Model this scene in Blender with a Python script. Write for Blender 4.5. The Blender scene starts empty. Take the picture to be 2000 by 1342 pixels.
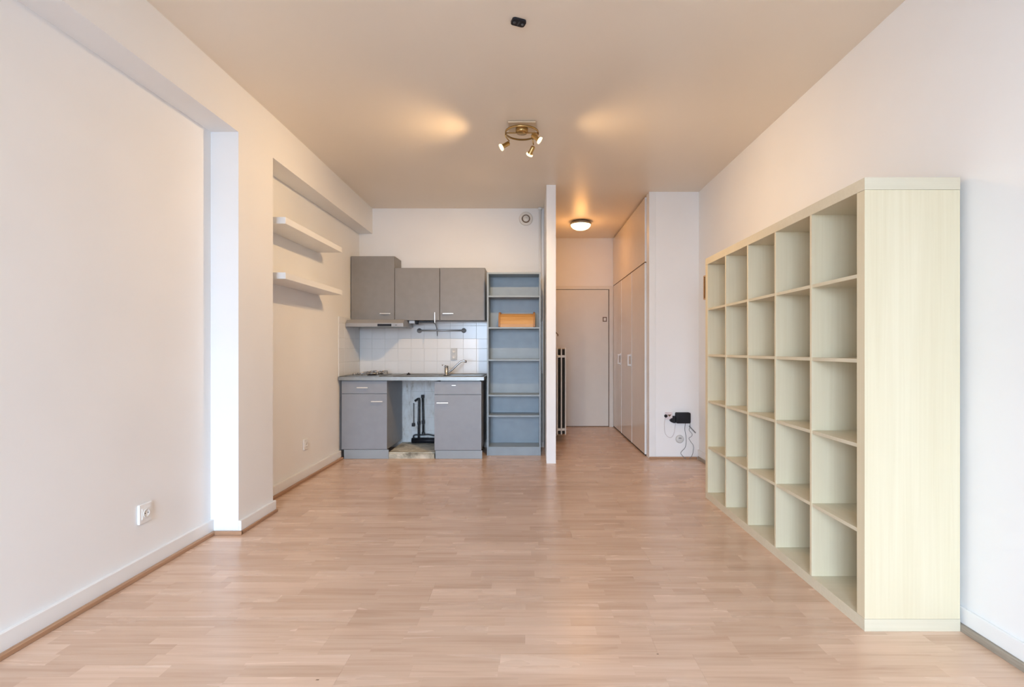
import bpy, bmesh, math, random
from mathutils import Vector, Matrix
random.seed(7)
S = bpy.context.scene
COL = S.collection
R = math.radians

# ------------------------------------------------------------------ camera
FPX, VPX, VPY, CAMH = 980.0, 1034.0, 682.0, 1.15
cam_d = bpy.data.cameras.new('camera')
cam_d.sensor_fit = 'HORIZONTAL'; cam_d.sensor_width = 36.0
cam_d.lens = 36.0 * FPX / 2000.0
cam_d.shift_x = -(VPX - 1000.0) / 2000.0
cam_d.shift_y = (VPY - 671.0) / 2000.0
cam_d.clip_start = 0.02
cam = bpy.data.objects.new('camera', cam_d); COL.objects.link(cam)
cam.location = (0, 0, CAMH); cam.rotation_euler = (R(90), 0, 0)
S.camera = cam

# ------------------------------------------------------------------ sky (seen only through the window behind the camera)
SKY = 1.2
world = bpy.data.worlds.new('sky'); S.world = world; world.use_nodes = True; world.cycles.sampling_method = 'NONE'
wt = world.node_tree; wt.nodes.clear()
wo = wt.nodes.new('ShaderNodeOutputWorld'); bg = wt.nodes.new('ShaderNodeBackground')
tc = wt.nodes.new('ShaderNodeTexCoord'); sp = wt.nodes.new('ShaderNodeSeparateXYZ'); rp = wt.nodes.new('ShaderNodeValToRGB')
wt.links.new(tc.outputs['Generated'], sp.inputs[0])
mr = wt.nodes.new('ShaderNodeMapRange'); mr.inputs['From Min'].default_value = -1; mr.inputs['From Max'].default_value = 1
wt.links.new(sp.outputs['Z'], mr.inputs['Value']); wt.links.new(mr.outputs[0], rp.inputs[0])
e = rp.color_ramp.elements
e[0].position = 0.49; e[0].color = (0.13, 0.135, 0.14, 1)       # ground below the horizon
e[1].position = 1.0; e[1].color = (0.77, 1.0, 1.31, 1)          # overcast sky: zenith three times the horizon
em = e.new(0.505); em.color = (0.257, 0.333, 0.437, 1)
wt.links.new(rp.outputs[0], bg.inputs[0]); bg.inputs[1].default_value = SKY
wt.links.new(bg.outputs[0], wo.inputs[0])

YREAR = -3.2                                                   # window wall behind the camera
WIN = (-1.92, 0.10, 0.20, 2.65)                                # x0 x1 z0 z1 of the window opening
ld = bpy.data.lights.new('window_daylight', 'AREA'); ld.shape = 'RECTANGLE'
ld.size = WIN[1] - WIN[0]; ld.size_y = WIN[3] - WIN[2]; ld.energy = 735.0; ld.color = (0.785, 1.0, 1.29)
lo = bpy.data.objects.new('window_daylight', ld); COL.objects.link(lo)
lo.location = ((WIN[0] + WIN[1]) / 2, YREAR - 0.1, (WIN[2] + WIN[3]) / 2); lo.rotation_euler = (R(90), 0, 0)
# the light that comes in follows an overcast sky: zenith three times as bright as the horizon, dark ground below
ld.use_nodes = True; lt = ld.node_tree; le = lt.nodes['Emission']
lg = lt.nodes.new('ShaderNodeNewGeometry'); ls = lt.nodes.new('ShaderNodeSeparateXYZ'); lm = lt.nodes.new('ShaderNodeMapRange'); lr = lt.nodes.new('ShaderNodeValToRGB')
lt.links.new(lg.outputs['Incoming'], ls.inputs[0]); lt.links.new(ls.outputs['Z'], lm.inputs['Value']); lt.links.new(lm.outputs[0], lr.inputs[0])
lm.inputs['From Min'].default_value = 1; lm.inputs['From Max'].default_value = -1
q = lr.color_ramp.elements; q[0].position = 0.49; q[0].color = (0.13, 0.135, 0.14, 1); q[1].position = 1.0; q[1].color = (1, 1, 1, 1)
q.new(0.505).color = (0.333, 0.333, 0.333, 1)
lt.links.new(lr.outputs[0], le.inputs['Color'])

# ------------------------------------------------------------------ exposure
S.view_settings.view_transform = 'Standard'; S.view_settings.look = 'None'
S.view_settings.exposure = 0.0; S.view_settings.gamma = 1.0
S.view_settings.use_curve_mapping = False
S.cycles.use_denoising = True
S.cycles.max_bounces = 8; S.cycles.diffuse_bounces = 5; S.cycles.glossy_bounces = 3
S.cycles.use_light_tree = False; S.cycles.use_adaptive_sampling = True; S.cycles.adaptive_threshold = 0.04; S.cycles.adaptive_min_samples = 12
S.cycles.sample_clamp_indirect = 6.0
S.cycles.caustics_reflective = False; S.cycles.caustics_refractive = False

# ------------------------------------------------------------------ mesh helpers
def box(bm, x0, x1, y0, y1, z0, z1, bev=0.0, seg=1):
    b = bmesh.new()
    vs = [b.verts.new((x, y, z)) for x in (x0, x1) for y in (y0, y1) for z in (z0, z1)]
    for f in ((0, 1, 3, 2), (4, 6, 7, 5), (0, 4, 5, 1), (2, 3, 7, 6), (0, 2, 6, 4), (1, 5, 7, 3)):
        b.faces.new([vs[i] for i in f])
    if bev > 0:
        bmesh.ops.bevel(b, geom=b.edges[:], offset=bev, segments=seg, profile=0.5, affect='EDGES', clamp_overlap=True)
    bmesh.ops.recalc_face_normals(b, faces=b.faces[:])
    merge(bm, b)
def merge(bm, b, mat=None):
    if mat is not None: bmesh.ops.transform(b, matrix=mat, verts=b.verts[:])
    me = bpy.data.meshes.new('tmp'); b.to_mesh(me); b.free(); bm.from_mesh(me); bpy.data.meshes.remove(me)
def lathe(bm, prof, n=24, mat=None, smooth=True):
    """prof: list of (r, z) revolved about z"""
    b = bmesh.new(); rings = []
    for r, z in prof:
        if r < 1e-6: rings.append([b.verts.new((0, 0, z))])
        else: rings.append([b.verts.new((r * math.cos(2 * math.pi * i / n), r * math.sin(2 * math.pi * i / n), z)) for i in range(n)])
    for a, c in zip(rings, rings[1:]):
        for i in range(n):
            j = (i + 1) % n
            if len(a) == 1 and len(c) == 1: continue
            if len(a) == 1: f = b.faces.new((a[0], c[i], c[j]))
            elif len(c) == 1: f = b.faces.new((a[i], a[j], c[0]))
            else: f = b.faces.new((a[i], a[j], c[j], c[i]))
            f.smooth = smooth
    bmesh.ops.recalc_face_normals(b, faces=b.faces[:])
    merge(bm, b, mat)
def smooth_path(pts, sub=6):
    P = [Vector(p) for p in pts]; out = []
    for i in range(len(P) - 1):
        p0 = P[max(i - 1, 0)]; p1 = P[i]; p2 = P[i + 1]; p3 = P[min(i + 2, len(P) - 1)]
        for k in range(sub):
            t = k / sub
            out.append(0.5 * ((2 * p1) + (p2 - p0) * t + (2 * p0 - 5 * p1 + 4 * p2 - p3) * t * t + (3 * p1 - p0 - 3 * p2 + p3) * t ** 3))
    out.append(P[-1]); return out
def tube(bm, pts, r, n=8, sm=0, close=False):
    P = smooth_path(pts, sm) if sm else [Vector(p) for p in pts]
    b = bmesh.new(); rings = []; up = None; m = len(P)
    for i, p in enumerate(P):
        if close: t = (P[(i + 1) % m] - P[i - 1]).normalized()
        else: t = (P[min(i + 1, m - 1)] - P[max(i - 1, 0)]).normalized()
        if up is None:
            up = Vector((0, 0, 1)) if abs(t.z) < 0.9 else Vector((1, 0, 0))
        s = t.cross(up).normalized(); up = s.cross(t).normalized()
        rr = r[i] if isinstance(r, (list, tuple)) else r
        rings.append([b.verts.new(p + rr * (math.cos(2 * math.pi * k / n) * s + math.sin(2 * math.pi * k / n) * up)) for k in range(n)])
    prs = list(zip(rings, rings[1:])) + ([(rings[-1], rings[0])] if close else [])
    for a, c in prs:
        for k in range(n):
            f = b.faces.new((a[k], a[(k + 1) % n], c[(k + 1) % n], c[k])); f.smooth = True
    if not close:
        b.faces.new(rings[0][::-1]); b.faces.new(rings[-1])
    bmesh.ops.recalc_face_normals(b, faces=b.faces[:]); merge(bm, b)
def prism(bm, poly, axis, a0, a1, bev=0.0):
    """poly: 2-D outline; axis 'x','y','z' is the extrusion direction from a0 to a1"""
    b = bmesh.new()
    def P(u, v, w): return {'x': (w, u, v), 'y': (u, w, v), 'z': (u, v, w)}[axis]
    A = [b.verts.new(P(u, v, a0)) for u, v in poly]; B = [b.verts.new(P(u, v, a1)) for u, v in poly]
    b.faces.new(A[::-1]); b.faces.new(B); n = len(poly)
    for i in range(n): b.faces.new((A[i], A[(i + 1) % n], B[(i + 1) % n], B[i]))
    if bev: bmesh.ops.bevel(b, geom=b.edges[:], offset=bev, segments=1, profile=0.5, affect='EDGES', clamp_overlap=True)
    bmesh.ops.recalc_face_normals(b, faces=b.faces[:]); merge(bm, b)
def frame_to(direction, loc):
    """matrix that sends +z to direction and the origin to loc"""
    q = Vector((0, 0, 1)).rotation_difference(Vector(direction).normalized())
    return Matrix.Translation(Vector(loc)) @ q.to_matrix().to_4x4()
def rrect(w, h, r, n=5):
    out = []
    for cx, cy, a in ((w / 2 - r, h / 2 - r, 0), (-w / 2 + r, h / 2 - r, 90), (-w / 2 + r, -h / 2 + r, 180), (w / 2 - r, -h / 2 + r, 270)):
        for k in range(n + 1):
            t = R(a + 90 * k / n); out.append((cx + r * math.cos(t), cy + r * math.sin(t)))
    return out

ORG = {}
def obj(name, bm, mat, parent=None, label=None):
    me = bpy.data.meshes.new(name)
    if parent is not None:
        o0 = ORG[parent.name]; bmesh.ops.translate(bm, verts=bm.verts[:], vec=-o0)
    bm.to_mesh(me); bm.free(); me.materials.append(mat)
    o = bpy.data.objects.new(name, me); COL.objects.link(o)
    if parent is not None: o.parent = parent; ORG[o.name] = ORG[parent.name]
    else: ORG[o.name] = Vector((0, 0, 0))
    if label: o['label'] = label
    return o
def B(name, dims, mat, parent=None, bev=0.0, label=None):
    bm = bmesh.new(); box(bm, *dims, bev=bev); return obj(name, bm, mat, parent, label)
def thing(name, loc, label, cat, group=None):
    o = bpy.data.objects.new(name, None); COL.objects.link(o); o.location = loc; o.empty_display_size = 0.05
    o['label'] = label; o['category'] = cat
    if group: o['group'] = group
    ORG[o.name] = Vector(loc); return o
def tag(o, label, cat, group=None):
    o['label'] = label; o['category'] = cat
    if group: o['group'] = group
    return o
def rebase(o, loc):
    """move a top-level mesh's origin to loc"""
    v = Vector(loc); o.data.transform(Matrix.Translation(-v)); o.location = v; ORG[o.name] = v; return o
def struct(o, label=None):
    o['kind'] = 'structure'
    if label: o['label'] = label
    return o

# ------------------------------------------------------------------ materials
class NT:
    def __init__(s, name):
        s.m = bpy.data.materials.new(name); s.m.use_nodes = True; s.t = s.m.node_tree
        s.p = s.t.nodes['Principled BSDF']
    def n(s, typ, **kw):
        nd = s.t.nodes.new(typ)
        for k, v in kw.items(): setattr(nd, k, v)
        return nd
    def l(s, a, b): s.t.links.new(a, b)
    def mapped(s, scale, src='Position', loc=(0, 0, 0), rot=(0, 0, 0)):
        if src == 'Position': g = s.n('ShaderNodeNewGeometry').outputs['Position']
        else: g = s.n('ShaderNodeTexCoord').outputs[src]
        mp = s.n('ShaderNodeMapping'); mp.inputs['Scale'].default_value = scale; mp.inputs['Location'].default_value = loc
        mp.inputs['Rotation'].default_value = rot
        s.l(g, mp.inputs['Vector']); return mp.outputs['Vector']
    def noise(s, vec, scale=1.0, detail=3.0, rough=0.5, dist=0.0):
        nd = s.n('ShaderNodeTexNoise'); nd.inputs['Scale'].default_value = scale; nd.inputs['Detail'].default_value = detail
        nd.inputs['Roughness'].default_value = rough; nd.inputs['Distortion'].default_value = dist
        s.l(vec, nd.inputs['Vector']); return nd.outputs['Fac']
    def ramp(s, fac, stops):
        nd = s.n('ShaderNodeValToRGB'); el = nd.color_ramp.elements
        el.remove(el[-1]); el[0].position = stops[0][0]; el[0].color = (*stops[0][1], 1)
        for p, c in stops[1:]: el.new(p).color = (*c, 1)
        s.l(fac, nd.inputs['Fac']); return nd.outputs['Color']
    def math(s, op, a, b=None):
        nd = s.n('ShaderNodeMath', operation=op)
        for i, v in enumerate((a, b)):
            if v is None: continue
            if isinstance(v, (int, float)): nd.inputs[i].default_value = v
            else: s.l(v, nd.inputs[i])
        return nd.outputs[0]
    def mix(s, fac, a, b, mode='MIX'):
        nd = s.n('ShaderNodeMix', data_type='RGBA', blend_type=mode)
        for sock, v in ((nd.inputs[0], fac), (nd.inputs[6], a), (nd.inputs[7], b)):
            if isinstance(v, (int, float)): sock.default_value = v
            elif isinstance(v, tuple): sock.default_value = (*v, 1)
            else: s.l(v, sock)
        return nd.outputs[2]
    def bump(s, h, strength=0.1, dist=0.002):
        b = s.n('ShaderNodeBump'); b.inputs['Strength'].default_value = strength; b.inputs['Distance'].default_value = dist
        s.l(h, b.inputs['Height']); s.l(b.outputs[0], s.p.inputs['Normal'])
    def base(s, c):
        if isinstance(c, tuple): s.p.inputs['Base Color'].default_value = (*c, 1)
        else: s.l(c, s.p.inputs['Base Color'])
    def rough(s, v):
        if isinstance(v, (int, float)): s.p.inputs['Roughness'].default_value = v
        else: s.l(v, s.p.inputs['Roughness'])

def simple(name, col, rough=0.5, metal=0.0, var=0.04, vscale=6.0, bumps=0.0, bscale=80.0, spec=0.5):
    k = NT(name); f = k.noise(k.mapped((vscale,) * 3), 1.0, 1.0)
    a = tuple(max(0, c * (1 - var)) for c in col); b = tuple(min(1, c * (1 + var)) for c in col)
    k.base(k.ramp(f, [(0.3, a), (0.7, b)])); k.rough(rough); k.p.inputs['Metallic'].default_value = metal
    k.p.inputs['Specular IOR Level'].default_value = spec
    if bumps: k.bump(k.noise(k.mapped((bscale,) * 3), 1.0, 2.0), bumps, 0.001)
    return k.m
def emit(name, col, strength, base=(0.9, 0.85, 0.7)):
    k = NT(name); k.base(base); k.rough(0.3)
    k.p.inputs['Emission Color'].default_value = (*col, 1); k.p.inputs['Emission Strength'].default_value = strength; k.m.cycles.emission_sampling = 'NONE'
    return k.m
def wood(name, c_dark, c_light, axis, rough=0.4, fine=70.0, long=2.0, var=0.5, bump=0.04, island=False, spec=0.4):
    """straight-grained wood; axis = grain direction"""
    k = NT(name); sc = [fine] * 3; sc['xyz'.index(axis)] = long
    v = k.mapped(tuple(sc))
    f1 = k.noise(v, 1.0, 4.0, 0.6, 0.6)
    sc2 = [9.0] * 3; sc2['xyz'.index(axis)] = 0.8
    f2 = k.noise(k.mapped(tuple(sc2)), 1.0, 2.0)
    f = k.math('ADD', k.math('MULTIPLY', f1, 0.6), k.math('MULTIPLY', f2, 0.4))
    k.base(k.ramp(f, [(0.5 - 0.25 * var - 0.05, c_dark), (0.5 + 0.25 * var + 0.05, c_light)])); k.rough(rough)
    k.p.inputs['Specular IOR Level'].default_value = spec
    if bump: k.bump(f1, bump, 0.0005)
    return k.m

M = {}
M['wall'] = simple('wall_paint', (0.865, 0.862, 0.855), 0.55, var=0.012, vscale=2.5, spec=0.3)
M['ceil'] = simple('ceiling_paint', (0.83, 0.74, 0.62), 0.36, var=0.02, vscale=1.2, spec=0.5)
M['white'] = simple('white_paint', (0.84, 0.84, 0.83), 0.35, var=0.015)
M['offwhite'] = simple('offwhite_plastic', (0.78, 0.76, 0.72), 0.35, var=0.02)
M['door'] = simple('door_paint', (0.76, 0.73, 0.67), 0.32, var=0.015)
M['ward'] = simple('wardrobe_gloss', (0.74, 0.65, 0.54), 0.16, var=0.015)
M['grey'] = simple('cabinet_grey', (0.265, 0.282, 0.31), 0.42, var=0.03, vscale=14)
M['grey_lamplit'] = simple('cabinet_grey_lamplit', (0.235, 0.222, 0.208), 0.42, var=0.03, vscale=14)  # same cabinet grey, browned to paint in the warm lamp light
M['plinth'] = simple('plinth_grey', (0.30, 0.335, 0.36), 0.42, var=0.03)
M['blue'] = simple('shelf_blue_grey', (0.285, 0.34, 0.38), 0.40, var=0.04, vscale=10)
M['black'] = simple('black_plastic', (0.014, 0.014, 0.018), 0.5, var=0.2, spec=0.3)
M['darkgap'] = simple('dark_recess', (0.03, 0.025, 0.02), 0.8, var=0.2)
M['steel'] = simple('brushed_steel', (0.31, 0.31, 0.295), 0.46, metal=1.0, var=0.05, vscale=20, bumps=0.03, bscale=200)
M['chrome'] = simple('chrome', (0.55, 0.56, 0.57), 0.18, metal=1.0, var=0.02)
M['rail'] = simple('satin_rail', (0.50, 0.51, 0.52), 0.40, metal=0.6, var=0.04)
M['hood'] = simple('hood_silver', (0.34, 0.335, 0.33), 0.38, metal=0.3, var=0.03)
M['handle'] = simple('satin_handle', (0.86, 0.84, 0.80), 0.30, metal=0.55, var=0.02)
M['brass'] = simple('antique_brass', (0.50, 0.34, 0.14), 0.26, metal=1.0, var=0.06, vscale=30)
M['nickel'] = simple('nickel_plate', (0.72, 0.60, 0.44), 0.40, metal=0.6, var=0.04)
M['pipe'] = simple('dark_pipe', (0.06, 0.062, 0.065), 0.5, metal=0.3, var=0.4, vscale=40)
M['cable_g'] = simple('grey_cable', (0.20, 0.20, 0.20), 0.5, var=0.1)
M['cable_w'] = simple('pale_cable', (0.60, 0.56, 0.55), 0.5, var=0.05)
M['cream'] = simple('radiator_cream', (0.82, 0.79, 0.72), 0.35, var=0.02)
M['frame'] = simple('brown_frame', (0.20, 0.12, 0.07), 0.4, var=0.15, vscale=40)
M['socket_g'] = simple('grey_socket', (0.62, 0.62, 0.60), 0.45, var=0.05)
M['socket_p'] = simple('pink_white_plastic', (0.78, 0.68, 0.68), 0.4, var=0.04)
M['dial'] = simple('cream_enamel', (0.74, 0.70, 0.62), 0.35, var=0.03)
M['spotglow'] = emit('halogen_glow', (1.0, 0.84, 0.46), 1.7)
M['domeglow'] = emit('dome_glow', (1.0, 0.82, 0.50), 2.6)
M['case'] = wood('birch_panel_upright', (0.68, 0.595, 0.405), (0.75, 0.675, 0.49), 'z', 0.38, 75, 1.4, 0.7)
M['case_h'] = wood('birch_panel_flat', (0.62, 0.56, 0.41), (0.70, 0.64, 0.485), 'y', 0.38, 75, 1.4, 0.7)
M['case_x'] = wood('birch_edge_band', (0.63, 0.57, 0.42), (0.705, 0.645, 0.50), 'x', 0.38, 75, 1.4, 0.7)
M['bread'] = wood('bread_bin_wood', (0.40, 0.19, 0.055), (0.64, 0.36, 0.13), 'x', 0.4, 60, 5, 0.9)
M['bread_d'] = wood('bread_bin_side_wood', (0.27, 0.12, 0.04), (0.45, 0.23, 0.085), 'z', 0.4, 60, 5, 0.9)
M['strip'] = wood('wood_strip', (0.36, 0.20, 0.115), (0.50, 0.30, 0.18), 'y', 0.42, 80, 2, 0.7)
M['strip_x'] = wood('wood_strip_across', (0.36, 0.20, 0.115), (0.50, 0.30, 0.18), 'x', 0.42, 80, 2, 0.7)
M['worn'] = wood('worn_grey_strip', (0.24, 0.20, 0.155), (0.46, 0.40, 0.325), 'y', 0.7, 60, 6, 0.9)

# laminate floor strips: tone per strip, long grain along x
k = NT('laminate_strip')
oi = k.n('ShaderNodeObjectInfo').outputs['Random']; ri = k.n('ShaderNodeNewGeometry').outputs['Random Per Island']
tone = k.math('FRACT', k.math('ADD', oi, ri))
off = k.n('ShaderNodeCombineXYZ'); k.l(k.math('MULTIPLY', tone, 37.0), off.inputs[2]); k.l(k.math('MULTIPLY', tone, 11.0), off.inputs[0])
va = k.n('ShaderNodeVectorMath', operation='ADD'); k.l(k.mapped((1.6, 42, 1)), va.inputs[0]); k.l(off.outputs[0], va.inputs[1])
g1 = k.noise(va.outputs[0], 1.0, 3.0, 0.62, 0.5)
vb = k.n('ShaderNodeVectorMath', operation='ADD'); k.l(k.mapped((1.3, 9, 1)), vb.inputs[0]); k.l(off.outputs[0], vb.inputs[1])
g2 = k.noise(vb.outputs[0], 1.0, 2.0, 0.5, 1.2)
gm = k.math('ADD', k.math('MULTIPLY', g1, 0.55), k.math('MULTIPLY', g2, 0.45))
grain = k.ramp(gm, [(0.26, (0.545, 0.355, 0.248)), (0.5, (0.675, 0.472, 0.345)), (0.76, (0.745, 0.555, 0.43))])
tn = k.ramp(tone, [(0.0, (0.90, 0.885, 0.87)), (0.6, (1.0, 1.0, 1.0)), (0.85, (1.03, 1.04, 1.045)), (1.0, (1.08, 1.10, 1.12))])
k.base(k.mix(1.0, grain, tn, 'MULTIPLY'))
k.rough(k.math('ADD', 0.21, k.math('MULTIPLY', g2, 0.10))); k.p.inputs['Specular IOR Level'].default_value = 0.5
M['floor'] = k.m
# glazed tiles, a little tone per tile
k = NT('white_glazed_tile')
t_ = k.n('ShaderNodeObjectInfo').outputs['Random']
k.base(k.ramp(t_, [(0.0, (0.79, 0.79, 0.78)), (1.0, (0.83, 0.83, 0.82))])); k.rough(0.16)
k.bump(k.noise(k.mapped((9, 9, 9)), 1.0, 2.0), 0.05, 0.002); M['tile'] = k.m
# stained tiles in the empty appliance bay
k = NT('stained_tile')
n1 = k.noise(k.mapped((5, 5, 3.0)), 1.0, 4.0, 0.6, 0.8); n2 = k.noise(k.mapped((30, 30, 10)), 1.0, 3.0)
st = k.math('MULTIPLY', n1, n2)
k.base(k.ramp(st, [(0.08, (0.33, 0.29, 0.23)), (0.17, (0.66, 0.66, 0.63)), (0.30, (0.74, 0.76, 0.75))])); k.rough(0.3); M['tile_d'] = k.m
# bare screed
k = NT('bare_screed')
n1 = k.noise(k.mapped((6, 6, 6)), 1.0, 5.0, 0.65, 0.5)
k.base(k.ramp(n1, [(0.30, (0.05, 0.045, 0.035)), (0.42, (0.36, 0.34, 0.27)), (0.58, (0.66, 0.62, 0.52))])); k.rough(0.85)
k.bump(k.noise(k.mapped((40, 40, 40)), 1.0, 4.0), 0.4, 0.004); M['screed'] = k.m
M['grout'] = simple('grout', (0.66, 0.66, 0.64), 0.8)

# ------------------------------------------------------------------ room shell
H = 2.802
YK, YH = 5.89, 7.47           # kitchen back wall, hall back wall
XL1, XP, XL2, XR = -1.985, -1.812, -1.998, 1.7795
XPB = -1.842                  # beam face at the far end
bm = bmesh.new(); box(bm, -2.15, 1.95, YREAR - 0.2, YH + 0.1, -0.15, -0.012); floor = struct(obj('floor', bm, M['darkgap']), 'pale pinkish laminate strip floor')
bm = bmesh.new(); box(bm, -2.15, 1.95, YREAR - 0.2, YH + 0.1, H, H + 0.15); struct(obj('ceiling', bm, M['ceil']), 'plain cream painted ceiling')
# left wall: two recesses, a pillar and a beam along the top
bm = bmesh.new()
box(bm, -2.15, XL1, YREAR, 3.125, 0, 2.503)
box(bm, -2.15, XP, 3.125, 3.545, 0, 2.503)
box(bm, -2.15, XL2, 3.545, YK, 0, 2.503)
prism(bm, [(-2.15, YREAR), (XP, YREAR), (XP, 3.545), (XPB, YK), (-2.15, YK)], 'z', 2.503, H)
wall_left = struct(obj('wall_left', bm, M['wall']), 'white left wall with shallow recesses, a pillar and a beam')
bm = bmesh.new(); box(bm, -2.15, 0.170, YK, YK + 0.12, 0, H)
wall_back = struct(obj('wall_back', bm, M['wall']), 'white wall behind the kitchenette')
bm = bmesh.new(); box(bm, XR, 1.95, YREAR, YH, 0, H); struct(obj('wall_right', bm, M['wall']), 'white right wall behind the bookcase')
bm = bmesh.new(); box(bm, 0.172, 0.266, 5.045, YH, 0, H); struct(obj('wall_partition', bm, M['wall']), 'thin white partition between kitchenette and hall')
bm = bmesh.new(); box(bm, 0.172, 1.95, YH, YH + 0.1, 0, H); struct(obj('wall_hall', bm, M['wall']), 'wall at the end of the entrance hall')
bm = bmesh.new(); box(bm, 1.324, XR, 5.268, 5.39, 0, H); struct(obj('wall_column', bm, M['wall']), 'short white wall beside the wardrobe')
B_ = lambda n, d, m, lab=None, bev=0.0: struct(B(n, d, m, None, bev), lab)
B_('trim_1', (1.256, 1.323, 5.264, 5.39, 0, H), M['white'], 'white wooden post framing the wardrobe', 0.002)
# rear wall with the window the daylight comes through (behind the camera)
bm = bmesh.new()
box(bm, -2.15, WIN[0], YREAR - 0.2, YREAR, 0, H); box(bm, WIN[1], 1.95, YREAR - 0.2, YREAR, 0, H)
box(bm, WIN[0], WIN[1], YREAR - 0.2, YREAR, 0, WIN[2]); box(bm, WIN[0], WIN[1], YREAR - 0.2, YREAR, WIN[3], H)
struct(obj('wall_rear', bm, M['wall']), 'window wall behind the viewer')
bm = bmesh.new()
for a in (WIN[0], (2 * WIN[0] + WIN[1]) / 3, (WIN[0] + 2 * WIN[1]) / 3, WIN[1] - 0.05): box(bm, a, a + 0.05, YREAR - 0.17, YREAR - 0.11, WIN[2], WIN[3])
for z in (WIN[2], WIN[3] - 0.05): box(bm, WIN[0] + 0.05, WIN[1] - 0.05, YREAR - 0.165, YREAR - 0.115, z, z + 0.05)
struct(obj('window_1', bm, M['white']), 'white framed window behind the viewer')

# floor strips: panels of three strips, 0.195 m deep
PW, SW, PL = 0.195, 0.065, 1.285
Y0 = 1.8895 - PW * 19
mesh_cache = {}
def strip_bm(bm, x0, x1, y0, y1): box(bm, x0, x1, y0, y1, -0.012, 0.0)
rest = bmesh.new(); near = []
rng = random.Random(3)
# floor areas in plan (x range as a function of y)
def xspan(y):
    if y > 5.9: return 0.268, 1.30
    return -1.985, 1.772
row = 0; y = Y0
while y < YH:
    # panel end joints of this panel row
    if abs(y - 1.8895) < 0.01: xe = 0.4855
    elif abs(y - (1.8895 - PW)) < 0.01: xe = 0.6136
    else: xe = rng.uniform(0, PL)
    for s in range(3):
        ya, yb = y + s * SW, y + (s + 1) * SW
        if s == 0: ya += 0.0003
        if ya > YH: break
        lo_, hi_ = xspan(ya)
        cuts = []
        p = xe - PL * 4
        while p < hi_:
            cuts.append((p, 1))
            q = p + rng.uniform(0.18, 0.40)
            while q < p + PL - 0.12:
                cuts.append((q, 0)); q += rng.uniform(0.26, 0.52)
            p += PL
        cuts.append((hi_ + 1, 1))
        for (a, ka), (b, kb) in zip(cuts, cuts[1:]):
            a1 = a + (0.0004 if ka else 0.0); b1 = b
            a1, b1 = max(a1, lo_), min(b1, hi_)
            if b1 - a1 < 0.015: continue
            vis = abs((a1 + b1) / 2) < 2.1
            if 1.66 < yb and ya < 3.16: near.append((a1, b1, ya, yb - (0.0003 if s == 2 else 0.0)))
            else: strip_bm(rest, a1, b1, ya, yb)
    y += PW; row += 1
near = [n for n in near if -1.06 * n[3] - 0.06 < n[1] and n[0] < 0.99 * n[3] + 0.06]
for (a, b, c, d) in near:
    L = round((b - a) / 0.01); key = L
    w = b - a
    if key not in mesh_cache:
        t_bm = bmesh.new(); box(t_bm, 0, 1, 0, 1, -0.012, 0.0)
        me = bpy.data.meshes.new('plank'); t_bm.to_mesh(me); t_bm.free(); me.materials.append(M['floor']); mesh_cache[key] = me
    o = bpy.data.objects.new('plank', mesh_cache[key]); COL.objects.link(o); o.parent = floor
    o.location = (a, c, 0); o.scale = (w, d - c, 1)
r_o = obj('plank_field', rest, M['floor'], floor); r_o['kind'] = 'stuff'

# small chips and a scratch in the laminate
for a, b, c, d in ((0.480, 0.4875, 1.890, 1.8945), (-0.742, -0.732, 1.742, 1.747), (-0.745, -0.690, 3.598, 3.604)):
    B('chip', (a, b, c, d, 0.00005, 0.0004), M['frame'], floor)
# skirting boards: white board plus a wooden floor strip
B_('baseboard_left', (XL1, XL1 + 0.020, YREAR, 3.125, 0.0, 0.090), M['white'], 'white skirting in the near left recess', 0.002)
B_('baseboard_left', (XP, XP + 0.020, 3.120, 3.552, 0.0, 0.082), M['white'], 'white skirting round the left pillar', 0.002)
B_('baseboard_left', (XL2, XL2 + 0.028, 3.545, 5.255, 0.0, 0.088), M['white'], 'white skirting below the floating shelves', 0.002)
B_('baseboard_right', (XR - 0.012, XR, YREAR, 5.268, 0.0292, 0.095), M['white'], 'white skirting along the right wall', 0.002)
B_('trim_2', (XL1 + 0.020, XL1 + 0.041, YREAR, 3.106, 0, 0.022), M['strip'], 'brown floor strip along the near left recess', 0.003)
B_('trim_3', (XP + 0.020, XP + 0.032, 3.106, 3.556, 0, 0.022), M['strip'], 'brown floor strip along the left pillar', 0.003)
B_('trim_4', (XL1 + 0.020, XP + 0.032, 3.098, 3.1195, 0, 0.022), M['strip_x'], 'brown floor strip across the pillar foot', 0.003)
B_('trim_5', (XL2 + 0.028, XL2 + 0.052, 3.556, 5.25, 0, 0.022), M['strip'], 'brown floor strip below the floating shelves', 0.003)
B_('trim_6', (XR - 0.024, XR, YREAR, 5.24, 0, 0.029), M['worn'], 'worn grey strip along the right wall', 0.002)
B_('trim_7', (1.256, XR - 0.0245, 5.245, 5.2635, 0, 0.022), M['strip_x'], 'brown floor strip below the short white wall', 0.003)
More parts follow.
